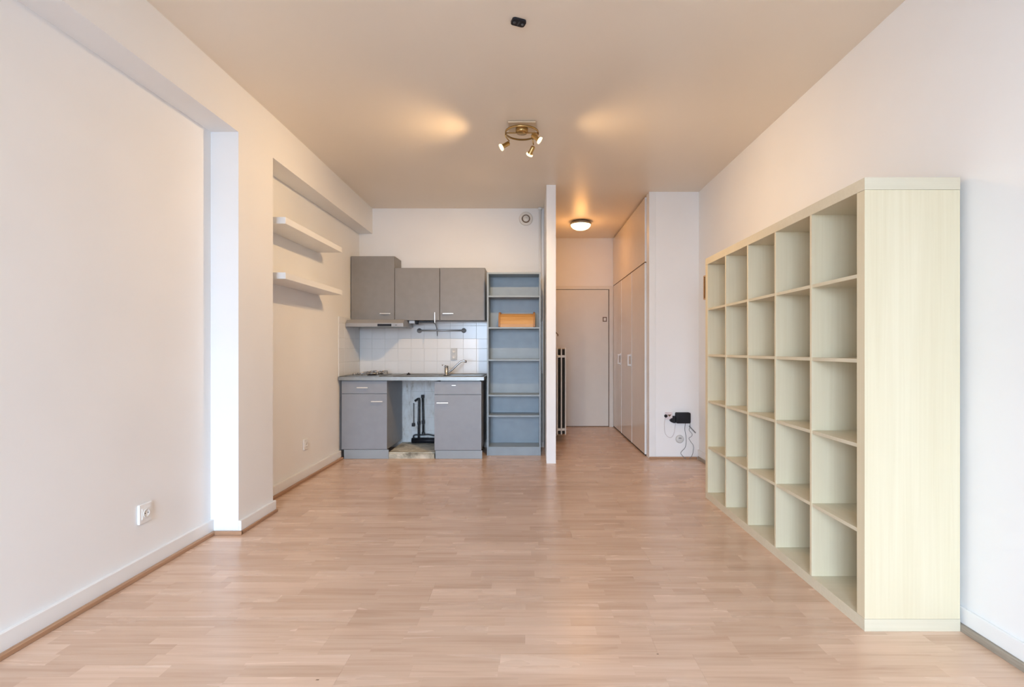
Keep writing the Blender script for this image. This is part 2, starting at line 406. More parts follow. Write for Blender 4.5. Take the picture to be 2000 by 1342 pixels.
# entrance door and its frame
bm = bmesh.new(); box(bm, 0.272, 1.172, 7.435, 7.469, 0.010, 2.030, 0.002); d1 = struct(obj('door_1', bm, M['door']), 'flat cream entrance door at the end of the hall')
bm = bmesh.new(); box(bm, 1.183, 1.240, 7.425, 7.469, 0, 2.085); box(bm, 0.268, 1.183, 7.425, 7.469, 2.037, 2.085); struct(obj('trim_8', bm, M['door']), 'cream frame round the entrance door')
bm = bmesh.new(); box(bm, 1.1725, 1.1825, 7.450, 7.4685, 0, 2.036); box(bm, 0.272, 1.1725, 7.450, 7.4685, 2.0305, 2.0365); box(bm, 0.272, 1.1725, 7.440, 7.4685, 0.0005, 0.0095); obj('door_shadow_gap', bm, M['frame'], d1)  # dark strips painting the shadow in the gap round the door
bm = bmesh.new(); box(bm, 1.085, 1.146, 7.425, 7.4345, 1.556, 1.626, 0.002); dp = obj('door_viewer', bm, M['frame'], d1, 'dark square door viewer with pale centre')
B('viewer_glass', (1.099, 1.132, 7.420, 7.4249, 1.570, 1.612), M['offwhite'], dp)

# ------------------------------------------------------------------ wall tiles (children of the walls they line)
tile_mesh = {}
def tile(wall, x, y, z, w, h, axis, mat):
    key = (round(w, 3), round(h, 3), axis, mat.name)
    if key not in tile_mesh:
        b = bmesh.new()
        if axis == 'x': box(b, 0, w, -0.007, 0, 0, h, 0.0015)
        else: box(b, 0, 0.007, 0, w, 0, h, 0.0015)
        me = bpy.data.meshes.new('tile'); b.to_mesh(me); b.free(); me.materials.append(mat); tile_mesh[key] = me
    o = bpy.data.objects.new('tile', tile_mesh[key]); COL.objects.link(o); o.parent = wall; o.location = (x, y, z)
G = 0.0017
rowsz = [0.863, 1.009, 1.157, 1.270, 1.425, 1.478]
colx = [-1.990 + 0.001, -1.845, -1.692, -1.539, -1.386, -1.233, -1.080, -0.927, -0.774, -0.621, -0.468]
for a, b in zip(colx, colx[1:]):
    for c, d in zip(rowsz, rowsz[1:]):
        tile(wall_back, a + G / 2, YK - 0.001, c + G / 2, b - a - G, d - c - G, 'x', M['tile'])
for c, d in zip(rowsz, rowsz[1:]):
    tile(wall_back, 0.012, YK - 0.001, c + G / 2, 0.150, d - c - G, 'x', M['tile'])
coly = [5.243, 5.397, 5.550, 5.703, 5.856, 5.881]
for a, b in zip(coly, coly[1:]):
    for c, d in zip(rowsz, rowsz[1:-1] + [1.492]):
        tile(wall_left, XL2 + 0.001, a + G / 2, c + G / 2, b - a - G, d - c - G, 'y', M['tile'])
rz2 = [0.066, 0.196, 0.349, 0.502, 0.655, 0.808, 0.860]; cx2 = [-1.492, -1.386, -1.233, -1.080, -0.985]
for a, b in zip(cx2, cx2[1:]):
    for c, d in zip(rz2, rz2[1:]):
        tile(wall_back, a + G / 2, YK - 0.001, c + G / 2, b - a - G, d - c - G, 'x', M['tile_d'])
B('grout_bed', (-1.9965, 0.171, YK - 0.005, YK - 0.0005, 0.06, 1.480), M['grout'], wall_back)
B('grout_bed', (XL2 + 0.0005, XL2 + 0.005, 5.241, YK - 0.008, 0.863, 1.494), M['grout'], wall_left)
bm = bmesh.new(); box(bm, -1.487, -0.998, 5.30, YK - 0.008, 0.0005, 0.060)
box(bm, -1.487, -0.998, 5.268, 5.30, 0.0005, 0.050)
for i in range(8):
    x = random.uniform(-1.46, -1.06); yy = random.uniform(5.33, 5.8); w = random.uniform(0.01, 0.03)
    box(bm, x, x + w, yy, yy + w * 0.8, 0.058, 0.060 + random.uniform(0.001, 0.004), 0.001)
obj('screed_patch', bm, M['screed'], floor, 'bare stained screed in the empty appliance bay')

# ------------------------------------------------------------------ bookcase
BX0, BX1, BY0, BY1, BH, TH, TD = 1.365, 1.755, 2.043, 3.893, 1.850, 0.050, 0.016
case = thing('bookcase', (1.56, 2.968, 0), 'large pale birch cube bookcase, five by five open compartments, against right wall', 'bookcase')
B('top_board', (BX0, BX1, BY0, BY1, BH - TH, BH), M['case_x'], case, 0.0008)
B('bottom_board', (BX0, BX1, BY0, BY1, 0, TH), M['case_x'], case, 0.0008)
B('side_panel', (BX0 + 0.0006, BX1 - 0.0006, BY0 + 0.0006, BY0 + TH, TH + 0.0006, BH - TH - 0.0006), M['case'], case, 0.0008)
B('side_panel', (BX0 + 0.0006, BX1 - 0.0006, BY1 - TH, BY1 - 0.0006, TH + 0.0006, BH - TH - 0.0006), M['case'], case, 0.0008)
cell = (BY1 - BY0 - 2 * TH - 4 * TD) / 5; cellz = (BH - 2 * TH - 4 * TD) / 5
for i in range(1, 5):
    yy = BY0 + TH + i * cell + (i - 1) * TD
    B('divider', (BX0 + 0.002, BX1 - 0.002, yy, yy + TD, TH, BH - TH), M['case'], case, 0.0005)
for j in range(1, 5):
    zz = TH + j * cellz + (j - 1) * TD
    for i in range(5):
        ya = BY0 + TH + i * (cell + TD)
        B('shelf', (BX0 + 0.004, BX1 - 0.004, ya, ya + cell, zz, zz + TD), M['case_h'], case, 0.0005)

# ------------------------------------------------------------------ floating shelves
for z0, z1, lab in ((2.059, 2.107, 'upper of the two thick white floating shelves in the left recess'), (1.659, 1.706, 'lower of the two thick white floating shelves in the left recess')):
    o = B('floating_shelf', (XL2 + 0.001, -1.765, 3.632, 4.728, z0, z1), M['white'], None, 0.0015)
    tag(rebase(o, (XL2, 4.18, z0)), lab, 'shelf', 'floating shelves')

# ------------------------------------------------------------------ kitchenette
def bar_handle(parent, x0, x1, yf, z, vertical=False):
    bm = bmesh.new()
    if vertical:
        box(bm, x0 - 0.005, x0 + 0.005, yf - 0.028, yf - 0.020, z - 0.118, z, 0.002)
        box(bm, x0 - 0.004, x0 + 0.004, yf - 0.021, yf, z - 0.016, z - 0.008)
    else:
        box(bm, x0, x1, yf - 0.028, yf - 0.020, z - 0.0055, z + 0.0055, 0.002)
        for a in (x0 + 0.010, x1 - 0.018): box(bm, a, a + 0.008, yf - 0.021, yf, z - 0.004, z + 0.004)
    return obj('handle', bm, M['handle'], parent, 'pale metal bar handle')

# base unit under the hob
u = thing('base_cabinet', (-1.74, 5.55, 0), 'grey base cabinet with drawer under the hob, next to left wall', 'cabinet', 'grey base cabinets')
B('body', (-1.966, -1.492, 5.27, 5.872, 0.100, 0.820), M['grey'], u)
dr = B('drawer', (-1.966, -1.490, 5.250, 5.269, 0.686, 0.816), M['grey'], u, 0.0015); bar_handle(dr, -1.800, -1.684, 5.25, 0.748)
do = B('door', (-1.966, -1.490, 5.250, 5.269, 0.101, 0.681), M['grey'], u, 0.0015); bar_handle(do, -1.651, -1.529, 5.25, 0.604)
B('plinth', (-1.943, -1.476, 5.255, 5.269, 0.001, 0.097), M['plinth'], u, 0.001)
# base unit under the sink (open at the top for the basin)
u = thing('base_cabinet', (-0.75, 5.55, 0), 'grey base cabinet under the sink, beside the blue-grey shelf unit', 'cabinet', 'grey base cabinets')
bm = bmesh.new()
box(bm, -0.994, -0.978, 5.27, 5.872, 0.10, 0.808); box(bm, -0.520, -0.504, 5.27, 5.872, 0.10, 0.808)
box(bm, -0.978, -0.520, 5.27, 5.872, 0.10, 0.116); box(bm, -0.978, -0.520, 5.862, 5.872, 0.116, 0.80); box(bm, -0.978, -0.520, 5.27, 5.285, 0.64, 0.70)
obj('body', bm, M['grey'], u)
dr = B('drawer', (-0.994, -0.503, 5.250, 5.269, 0.676, 0.811), M['grey'], u, 0.0015)
B('handle_stub', (-0.812, -0.768, 5.236, 5.2499, 0.767, 0.774), M['handle'], dr, 0.001, 'broken remnant of a metal handle')
do = B('door', (-0.994, -0.503, 5.250, 5.269, 0.092, 0.671), M['grey'], u, 0.0015); bar_handle(do, -0.968, -0.846, 5.25, 0.589)
B('plinth', (-0.985, -0.495, 5.255, 5.269, 0.001, 0.089), M['plinth'], u, 0.001)
# stainless worktop with basin and drainer
wt_ = thing('worktop', (-1.23, 5.55, 0.825), 'stainless steel kitchen worktop with sink and drainer', 'worktop')
XA, XB_, YA, YB, ZA, ZB = -1.990, -0.474, 5.222, 5.880, 0.824, 0.860
sx0, sx1, sy0, sy1 = -0.945, -0.530, 5.36, 5.74
bm = bmesh.new()
box(bm, XA, sx0, YA, YB, ZA, ZB, 0.0); box(bm, sx1, XB_, YA, YB, ZA, ZB, 0.0)
box(bm, sx0, sx1, YA, sy0, ZA, ZB, 0.0); box(bm, sx0, sx1, sy1, YB, ZA, ZB, 0.0)
obj('top', bm, M['steel'], wt_)
bm = bmesh.new()
box(bm, sx0 - 0.002, sx0 + 0.002, sy0, sy1, 0.70, ZB - 0.002); box(bm, sx1 - 0.002, sx1 + 0.002, sy0, sy1, 0.70, ZB - 0.002)
box(bm, sx0, sx1, sy0 - 0.002, sy0 + 0.002, 0.70, ZB - 0.002); box(bm, sx0, sx1, sy1 - 0.002, sy1 + 0.002, 0.70, ZB - 0.002)
box(bm, sx0, sx1, sy0, sy1, 0.698, 0.702); lathe(bm, [(0, 0.7035), (0.035, 0.7035), (0.04, 0.702)], 16, Matrix.Translation((-0.74, 5.55, 0)))
obj('basin', bm, M['steel'], wt_)
bm = bmesh.new()
tube(bm, [(sx0 - 0.50, 5.32, ZB + 0.002), (sx1 + 0.035, 5.32, ZB + 0.002), (sx1 + 0.035, 5.79, ZB + 0.002), (sx0 - 0.50, 5.79, ZB + 0.002)], 0.004, 6, close=True)
obj('raised_rim', bm, M['steel'], wt_)
for i in range(7):
    bm = bmesh.new(); yy = 5.40 + i * 0.05; box(bm, -1.34, -0.985, yy, yy + 0.012, ZB + 0.0002, ZB + 0.0035, 0.001); obj('drainer_rib', bm, M['steel'], wt_)
# tap
tp = thing('kitchen_tap', (-0.926, 5.60, 0.861), 'chrome single lever kitchen tap with slanted spout', 'tap')
bm = bmesh.new(); lathe(bm, [(0, 0), (0.030, 0), (0.030, 0.006), (0.0235, 0.010), (0.0235, 0.082), (0.020, 0.088), (0, 0.09)], 20, Matrix.Translation((-0.926, 5.60, 0.861))); obj('body', bm, M['chrome'], tp)
bm = bmesh.new(); tube(bm, [(-0.91, 5.60, 0.885), (-0.865, 5.60, 0.918), (-0.81, 5.60, 0.972), (-0.772, 5.60, 1.006), (-0.742, 5.60, 1.018), (-0.714, 5.60, 1.018)], 0.0105, 10, 4)
lathe(bm, [(0, -0.012), (0.013, -0.012), (0.013, 0.012), (0, 0.012)], 12, Matrix.Translation((-0.712, 5.60, 1.012))); obj('spout', bm, M['chrome'], tp)
bm = bmesh.new(); lathe(bm, [(0, 0), (0.0235, 0), (0.0235, 0.008), (0.015, 0.014), (0, 0.015)], 20, Matrix.Translation((-0.926, 5.60, 0.9515)))
tube(bm, [(-0.930, 5.60, 0.962), (-0.955, 5.597, 0.967), (-0.976, 5.594, 0.974)], [0.008, 0.006, 0.005], 8); obj('lever', bm, M['chrome'], tp)
# plug
o = bmesh.new(); lathe(o, [(0, 0), (0.019, 0), (0.022, 0.005), (0.022, 0.011), (0.008, 0.014), (0.007, 0.022), (0, 0.023)], 18)
o = obj('sink_plug', o, M['black']); o.location = (-1.372, 5.70, 0.8605); tag(o, 'small black rubber plug lying on the steel worktop', 'plug')
# hob
hb = thing('gas_hob', (-1.76, 5.55, 0.8605), 'small two burner gas hob set on the steel worktop', 'hob')
prism_b = bmesh.new(); prism(prism_b, [(x - 1.765, y_ + 5.53) for x, y_ in rrect(0.38, 0.46, 0.03)], 'z', 0.8605, 0.868); obj('plate', prism_b, M['steel'], hb)
for bx, by, rr in ((-1.70, 5.42, 0.038), (-1.70, 5.64, 0.046)):
    bm = bmesh.new(); lathe(bm, [(0, 0), (rr + 0.012, 0), (rr + 0.010, 0.007), (rr, 0.010), (rr, 0.016), (rr * 0.85, 0.021), (0, 0.022)], 20, Matrix.Translation((bx, by, 0.8685))); br = obj('burner', bm, M['black'], hb)
    bm = bmesh.new()
    for q in range(4):
        t = R(90 * q + 45); c, s_ = math.cos(t), math.sin(t)
        tube(bm, [(bx + 0.115 * c, by + 0.115 * s_, 0.8705), (bx + 0.115 * c, by + 0.115 * s_, 0.904), (bx + 0.03 * c, by + 0.03 * s_, 0.904)], 0.004, 6)
    tube(bm, [(bx + 0.115 * math.cos(R(45 + 90 * q)), by + 0.115 * math.sin(R(45 + 90 * q)), 0.889) for q in range(4)], 0.0035, 6, close=True)
    obj('pan_support', bm, M['chrome'], hb)
for q in range(2):
    bm = bmesh.new(); lathe(bm, [(0, 0), (0.018, 0), (0.016, 0.02), (0, 0.022)], 14, Matrix.Translation((-1.90, 5.45 + 0.14 * q, 0.8685))); obj('knob', bm, M['hood'], hb)

# wall units
def wall_unit(x0, x1, z0, z1, label, hx, vertical=False):
    u = thing('wall_cabinet', ((x0 + x1) / 2, 5.74, z0), label, 'cabinet', 'grey wall cabinets')
    B('body', (x0, x1, 5.613, 5.882, z0 + 0.002, z1), M['grey_lamplit'], u, 0.001)
    d = B('door', (x0 + 0.002, x1 - 0.002, 5.592, 5.611, z0, z1 - 0.001), M['grey_lamplit'], u, 0.0015)
    if vertical: bar_handle(d, hx, None, 5.592, 1.560, True)
    else: bar_handle(d, hx, hx + 0.120, 5.592, 1.545)
    return u
wall_unit(-1.990, -1.503, 1.476, 2.187, 'tallest grey wall cabinet, above the cooker hood in the corner', -1.662)
wall_unit(-1.501, -1.000, 1.472, 2.056, 'middle grey wall cabinet with its handle dangling vertically', -1.050, True)
wall_unit(-0.998, -0.495, 1.472, 2.058, 'grey wall cabinet nearest the tall blue-grey shelf unit', -0.963)
# cooker hood
hd = thing('cooker_hood', (-1.68, 5.66, 1.39), 'slim silver cooker hood under the tallest wall cabinet', 'hood')
prism_b = bmesh.new(); prism(prism_b, [(5.425, 1.392), (5.425, 1.432), (5.47, 1.4715), (5.872, 1.4715), (5.872, 1.402), (5.46, 1.392)], 'x', -1.988, -1.362, 0.0015); hbdy = obj('body', prism_b, M['hood'], hd)
B('control_window', (-1.643, -1.492, 5.4235, 5.4249, 1.397, 1.423), M['black'], hd)
B('badge', (-1.452, -1.430, 5.4235, 5.4249, 1.408, 1.413), M['pipe'], hd)
B('grease_filter', (-1.93, -1.42, 5.50, 5.84, 1.3955, 1.4015), M['steel'], hd)
# under-cabinet fittings
la = thing('under_cabinet_light', (-1.20, 5.75, 1.45), 'slim light bar with cable under the middle wall cabinet', 'lamp')
B('bar', (-1.30, -1.09, 5.70, 5.76, 1.452, 1.4715), M['pipe'], la, 0.003)
bm = bmesh.new(); box(bm, -1.288, -1.258, 5.655, 5.70, 1.430, 1.4715, 0.003); obj('bracket', bm, M['black'], la)
B('cover', (-1.353, -1.290, 5.64, 5.70, 1.440, 1.4715), M['white'], la, 0.003)
bm = bmesh.new(); tube(bm, [(-1.10, 5.75, 1.4515), (-1.085, 5.78, 1.440), (-1.080, 5.84, 1.39), (-1.079, 5.868, 1.33), (-1.079, 5.870, 1.305)], 0.005, 6, 4); obj('cable', bm, M['cable_g'], la)
rl = thing('utensil_rail', (-1.03, 5.86, 1.366), 'chrome utensil rail with round ends on the tiles', 'rail')
bm = bmesh.new(); tube(bm, [(-1.29, 5.835, 1.366), (-0.765, 5.835, 1.368)], 0.010, 10); obj('rod', bm, M['rail'], rl)
for x, z in ((-1.288, 1.366), (-0.768, 1.368)):
    bm = bmesh.new(); lathe(bm, [(0, 0), (0.029, 0), (0.029, 0.008), (0.014, 0.014), (0.014, 0.040), (0, 0.042)], 20, frame_to((0, -1, 0), (x, 5.881, z))); obj('end_bracket', bm, M['rail'], rl)
so = thing('tile_socket', (-0.88, 5.875, 1.02), 'beige double socket on the tiles above the tap', 'socket')
B('plate', (-0.918, -0.846, 5.868, 5.8815, 1.021, 1.162), M['socket_g'], so, 0.003)
for z in (1.058, 1.126):
    bm = bmesh.new(); lathe(bm, [(0, -0.001), (0.019, -0.001), (0.021, 0.002), (0.019, 0.004), (0.014, -0.0005)], 16, frame_to((0, -1, 0), (-0.882, 5.866, z))); obj('socket_well', bm, M['offwhite'], so)
# pipes in the empty bay
pp = thing('water_pipes', (-1.22, 5.84, 0.06), 'dark old water and drain pipes in the gap between base cabinets', 'pipes')
def pipe(pts, r, mat, name='pipe', sm=0):
    bm = bmesh.new(); tube(bm, pts, r, 8, sm); return obj(name, bm, mat, pp)
pipe([(-1.288, 5.835, 0.062), (-1.288, 5.835, 0.30), (-1.284, 5.835, 0.555), (-1.286, 5.84, 0.575), (-1.30, 5.85, 0.57), (-1.335, 5.855, 0.545)], 0.013, M['pipe'])
pipe([(-1.236, 5.84, 0.16), (-1.238, 5.84, 0.35), (-1.244, 5.84, 0.60)], 0.012, M['pipe'])
pipe([(-1.352, 5.862, 0.265), (-1.352, 5.862, 0.52)], 0.006, M['cable_g'])
pipe([(-1.005, 5.855, 0.148), (-1.10, 5.850, 0.140), (-1.18, 5.850, 0.155), (-1.24, 5.850, 0.150), (-1.33, 5.850, 0.15), (-1.352, 5.850, 0.13), (-1.352, 5.850, 0.062)], 0.009, M['pipe'], 'pipe', 3)
pipe([(-1.000, 5.805, 0.094), (-1.36, 5.805, 0.094)], 0.031, M['black'], 'drain_pipe')
for x, z in ((-1.288, 0.29), (-1.237, 0.30), (-1.244, 0.60), (-1.236, 0.165), (-1.352, 0.27)):
    bm = bmesh.new(); lathe(bm, [(0, -0.018), (0.018, -0.018), (0.018, 0.018), (0, 0.018)], 8, Matrix.Translation((x, 5.84, z)), False); obj('fitting', bm, M['pipe'], pp)

# ------------------------------------------------------------------ tall shelf unit
SX0, SX1, SY0, SY1, SH = -0.459, 0.123, 5.42, 5.68, 1.980
un = thing('shelf_unit', ((SX0 + SX1) / 2, 5.55, 0), 'tall narrow blue-grey open shelf unit beside the partition', 'shelf unit')
B('side_panel', (SX0, SX0 + 0.018, SY0, SY1, 0, SH), M['blue'], un, 0.001)
B('side_panel', (SX1 - 0.018, SX1, SY0, SY1, 0, SH), M['blue'], un, 0.001)
B('back_panel', (SX0 + 0.018, SX1 - 0.018, SY1 - 0.010, SY1 - 0.001, 0.07, SH - 0.018), M['blue'], un)
B('top_board', (SX0 + 0.018, SX1 - 0.018, SY0, SY1, SH - 0.018, SH), M['blue'], un, 0.001)
for z in (1.729, 1.388, 1.040, 0.657, 0.435, 0.094):
    B('shelf', (SX0 + 0.0185, SX1 - 0.0185, SY0 + 0.001, SY1 - 0.0105, z - 0.017, z), M['blue'], un, 0.001)
B('plinth', (SX0 + 0.0185, SX1 - 0.0185, SY0 + 0.006, SY0 + 0.022, 0.0, 0.0765), M['blue'], un, 0.001)
# bread bin
bb = thing('bread_bin', (-0.134, 5.54, 1.389), 'wooden roll-top bread bin on the blue-grey shelf unit', 'bread bin')
def bin_prof(s):
    return [(5.43 - s, 1.389), (5.43 - s, 1.42), (5.438 - s, 1.46), (5.458 - s, 1.50), (5.492 - s, 1.530 + s), (5.54, 1.543 + s), (5.655, 1.545 + s), (5.655, 1.389)]
for x in (-0.336, 0.042):
    prism_b = bmesh.new(); prism(prism_b, bin_prof(0.017), 'x', x, x + 0.020, 0.003); obj('side', prism_b, M['bread_d'], bb)
bin_in = bin_prof(-0.002)
for (y0_, z0_), (y1_, z1_) in zip(bin_in[:6], bin_in[1:6]):
    n_ = 3 if abs(z1_ - z0_) + abs(y1_ - y0_) > 0.035 else 2
    for q in range(n_):
        ta, tb = q / n_, (q + 1) / n_ - 0.012
        pa = (y0_ + (y1_ - y0_) * ta, z0_ + (z1_ - z0_) * ta); pb = (y0_ + (y1_ - y0_) * tb, z0_ + (z1_ - z0_) * tb)
        nx, nz = -(z1_ - z0_), (y1_ - y0_); ln = math.hypot(nx, nz); nx, nz = nx / ln * 0.006, nz / ln * 0.006
        prism_b = bmesh.new(); prism(prism_b, [pa, pb, (pb[0] - nx, pb[1] - nz), (pa[0] - nx, pa[1] - nz)], 'x', -0.318, 0.044); obj('slat', prism_b, M['bread'], bb)
B('top_board', (-0.318, 0.044, 5.542, 5.655, 1.533, 1.541), M['bread'], bb)
B('back_board', (-0.318, 0.044, 5.648, 5.655, 1.39, 1.532), M['bread'], bb)
B('base_board', (-0.318, 0.044, 5.445, 5.647, 1.389, 1.397), M['bread'], bb)

# ventilation valve, riser pipe
vv = thing('air_valve', (-0.04, 5.885, 2.68), 'round white air extraction valve high on the kitchen wall', 'air valve')
bm = bmesh.new(); lathe(bm, [(0.047, 0.004), (0.052, 0.018), (0.066, 0.020), (0.080, 0.010), (0.082, 0.0), (0.047, 0.0)], 32, frame_to((0, -1, 0), (-0.04, 5.8895, 2.68))); obj('ring', bm, M['offwhite'], vv)
bm = bmesh.new(); lathe(bm, [(0, 0.0), (0.050, 0.0), (0.050, 0.002), (0, 0.002)], 24, frame_to((0, -1, 0), (-0.04, 5.8895, 2.68))); obj('throat', bm, M['frame'], vv)
bm = bmesh.new(); lathe(bm, [(0, 0.026), (0.006, 0.026), (0.008, 0.022), (0.030, 0.022), (0.037, 0.014), (0.037, 0.006), (0, 0.0025)], 28, frame_to((0, -1, 0), (-0.04, 5.8895, 2.68))); obj('disc', bm, M['offwhite'], vv)
rp_ = thing('riser_pipe', (0.125, 5.862, 0.1), 'white riser pipe in the corner behind the shelf unit', 'pipe')
bm = bmesh.new(); tube(bm, [(0.125, 5.860, 0.02), (0.125, 5.860, H - 0.002)], 0.014, 12); obj('tube', bm, M['wall'], rp_)
bm = bmesh.new(); lathe(bm, [(0, -0.02), (0.024, -0.02), (0.024, 0), (0, 0)], 14, Matrix.Translation((0.125, 5.860, H - 0.001))); obj('collar', bm, M['wall'], rp_)

# ------------------------------------------------------------------ ceiling spot lamp
LX, LY = -0.056, 3.722
lamp = thing('ceiling_spotlight', (LX, LY, H), 'brass ceiling lamp with ring and three lit spots', 'lamp')
B('base_plate', (LX - 0.100, LX + 0.102, 3.625, 3.820, H - 0.014, H - 0.0005), M['nickel'], lamp, 0.003)
bm = bmesh.new(); lathe(bm, [(0, -0.036), (0.040, -0.036), (0.046, -0.030), (0.046, 0), (0, 0)], 24, Matrix.Translation((LX, LY, H - 0.0145))); obj('canopy', bm, M['brass'], lamp)
RZ = H - 0.048; RRAD = 0.122
bm = bmesh.new(); b2 = bmesh.new()
lathe(bm, [(RRAD - 0.004, -0.006), (RRAD + 0.004, -0.006), (RRAD + 0.004, 0.006), (RRAD - 0.004, 0.006), (RRAD - 0.004, -0.006)], 40, Matrix.Translation((LX, LY, RZ)))
obj('ring', bm, M['brass'], lamp)
bm = bmesh.new(); tube(bm, [(LX - RRAD, LY, RZ), (LX + RRAD, LY, RZ)], 0.004, 6); obj('cross_bar', bm, M['brass'], lamp)
def aim(name, loc, d, energy, angle, blend=1.0, size=0.022):
    l = bpy.data.lights.new(name, 'SPOT'); l.energy = energy; l.color = (1.0, 0.66, 0.33); l.spot_size = R(angle); l.spot_blend = blend; l.shadow_soft_size = size
    o = bpy.data.objects.new(name, l); COL.objects.link(o); o.parent = lamp
    o.location = Vector(loc) - Vector((LX, LY, H)); o.rotation_euler = Vector(d).to_track_quat('-Z', 'Y').to_euler()
LAMPW = 48.0
for (ax, ay), lens, d, en, an in (
        ((LX - RRAD, LY + 0.01), (-0.214, 3.760, 2.660), (-0.80, -0.10, -0.50), 1.35, 140),
        ((LX + 0.082, LY + 0.09), (0.000, 3.885, 2.655), (-0.50, 0.82, -0.72), 2.0, 106),
        ((LX + RRAD, LY - 0.01), (0.078, 3.655, 2.668), (0.80, 0.0, -0.58), 1.2, 138)):
    L_ = Vector(lens); D_ = Vector(d).normalized(); back = L_ - D_ * 0.075
    bm = bmesh.new(); tube(bm, [(ax, ay, RZ), (ax, ay, RZ - 0.02), tuple(back + Vector((0, 0, 0.012)))], 0.0045, 8); ar = obj('arm', bm, M['brass'], lamp)
    bm = bmesh.new(); lathe(bm, [(0, 0), (0.010, 0), (0.0165, 0.006), (0.0165, 0.052), (0.021, 0.058), (0.0235, 0.066)], 18, frame_to(D_, back)); hdp = obj('spot_head', bm, M['brass'], lamp)
    bm = bmesh.new(); lathe(bm, [(0.021, 0.0595), (0.0265, 0.070), (0.0265, 0.077), (0.020, 0.079), (0, 0.080)], 18, frame_to(D_, back)); obj('lens', bm, M['spotglow'], hdp)
    aim('spot_beam', L_ + D_ * 0.012, D_, LAMPW * en, an)
# black ceiling box near the top of the view
cb = thing('ceiling_outlet', (-0.055, 2.526, H), 'small black electrical outlet box on the ceiling', 'outlet')
mt = Matrix.Translation((-0.055, 2.526, H)) @ Matrix.Rotation(R(22), 4, 'Z')
def cb_part(name, poly, z0, z1, mat):
    b = bmesh.new(); prism(b, poly, 'z', z0, z1); bmesh.ops.transform(b, matrix=mt, verts=b.verts[:]); return obj(name, b, mat, cb)
cb_part('body', rrect(0.072, 0.050, 0.014), -0.012, -0.0005, M['black'])
cb_part('bridge', [(-0.003, -0.020), (0.003, -0.020), (0.003, 0.020), (-0.003, 0.020)], -0.0145, -0.0121, M['pipe'])
for x in (-0.022, 0.022):
    b = bmesh.new(); lathe(b, [(0, -0.0155), (0.007, -0.0155), (0.008, -0.0121), (0, -0.0121)], 12); bmesh.ops.transform(b, matrix=mt @ Matrix.Translation((x, 0, 0)), verts=b.verts[:]); obj('screw', b, M['pipe'], cb)

# ------------------------------------------------------------------ entrance hall
hl = thing('hall_ceiling_lamp', (0.665, 6.50, H), 'round lit dome lamp on the hall ceiling', 'lamp')
bm = bmesh.new(); lathe(bm, [(0, -0.0005), (0.118, -0.0005), (0.136, -0.022), (0.136, -0.040), (0.126, -0.042), (0, -0.042)], 36, Matrix.Translation((0.665, 6.50, H))); obj('rim', bm, M['steel'], hl)
bm = bmesh.new(); lathe(bm, [(0.130, -0.0425), (0.124, -0.062), (0.104, -0.084), (0.070, -0.101), (0.034, -0.108), (0, -0.110)], 36, Matrix.Translation((0.665, 6.50, H))); obj('glass_dome', bm, M['domeglow'], hl)
l = bpy.data.lights.new('dome_light', 'POINT'); l.energy = 4.0; l.color = (1.0, 0.45, 0.11); l.shadow_soft_size = 0.09
o = bpy.data.objects.new('dome_light', l); COL.objects.link(o); o.parent = hl; o.location = (0, 0, -0.23)
l = bpy.data.lights.new('dome_downlight', 'AREA'); l.shape = 'DISK'; l.size = 0.22; l.energy = 2.2; l.color = (1.0, 0.45, 0.11)
o = bpy.data.objects.new('dome_downlight', l); COL.objects.link(o); o.parent = hl; o.location = (0, 0, -0.115)

# wardrobe
WX, WD = 1.243, 0.020
wd = thing('built_in_wardrobe', (1.5, 6.43, 0), 'glossy cream built-in wardrobe along the hall', 'wardrobe')
B('carcass', (WX + WD + 0.004, XR - 0.003, 5.40, YH - 0.003, 0.0, H - 0.003), M['ward'], wd)
ys = [5.402, 6.088, 6.776, 7.464]
for i in range(3):
    d = B('door', (WX, WX + WD, ys[i] + 0.002, ys[i + 1] - 0.002, 0.018, 2.078), M['ward'], wd, 0.0015)
    B('lit_edge_strip', (WX - 0.003, WX + WD, ys[i] - 0.003, ys[i] + 0.0018, 0.018, 2.078), M['white'], d, 0, 'white strip for the lit door edge')  # added white strip: window light on the door edge, put into colour
    if i > 0:
        hy = ys[i] + 0.04
        bm = bmesh.new(); z0, z1 = 0.945, 1.085
        for a, b in ((z0, z0 + 0.020), (z1 - 0.020, z1)): box(bm, WX - 0.034, WX - 0.003, hy, hy + 0.050, a, b, 0.002)
        box(bm, WX - 0.044, WX - 0.028, hy, hy + 0.050, z0, z1, 0.003); box(bm, WX - 0.004, WX - 0.0002, hy - 0.008, hy + 0.058, z0 - 0.008, z1 + 0.008, 0.001)
        obj('handle', bm, M['white'], d, 'white bow handle')
ud = B('upper_door', (WX, WX + WD, ys[0] + 0.002, ys[3] - 0.002, 2.092, H - 0.020), M['ward'], wd, 0.0015)
B('lit_edge_strip', (WX - 0.001, WX + WD, ys[0] - 0.003, ys[0] + 0.0018, 2.092, H - 0.020), M['white'], ud, 0, 'white strip for the lit door edge')  # light on the upper door edge, likewise put into white colour
B('plinth', (WX + 0.008, WX + WD + 0.0035, ys[0], ys[3], 0.0, 0.017), M['darkgap'], wd)  # dark strip: shade of the recess under the doors, put into colour
B('shadow_rail', (WX + 0.008, WX + WD + 0.0035, ys[0], ys[3], 2.079, 2.091), M['frame'], wd)
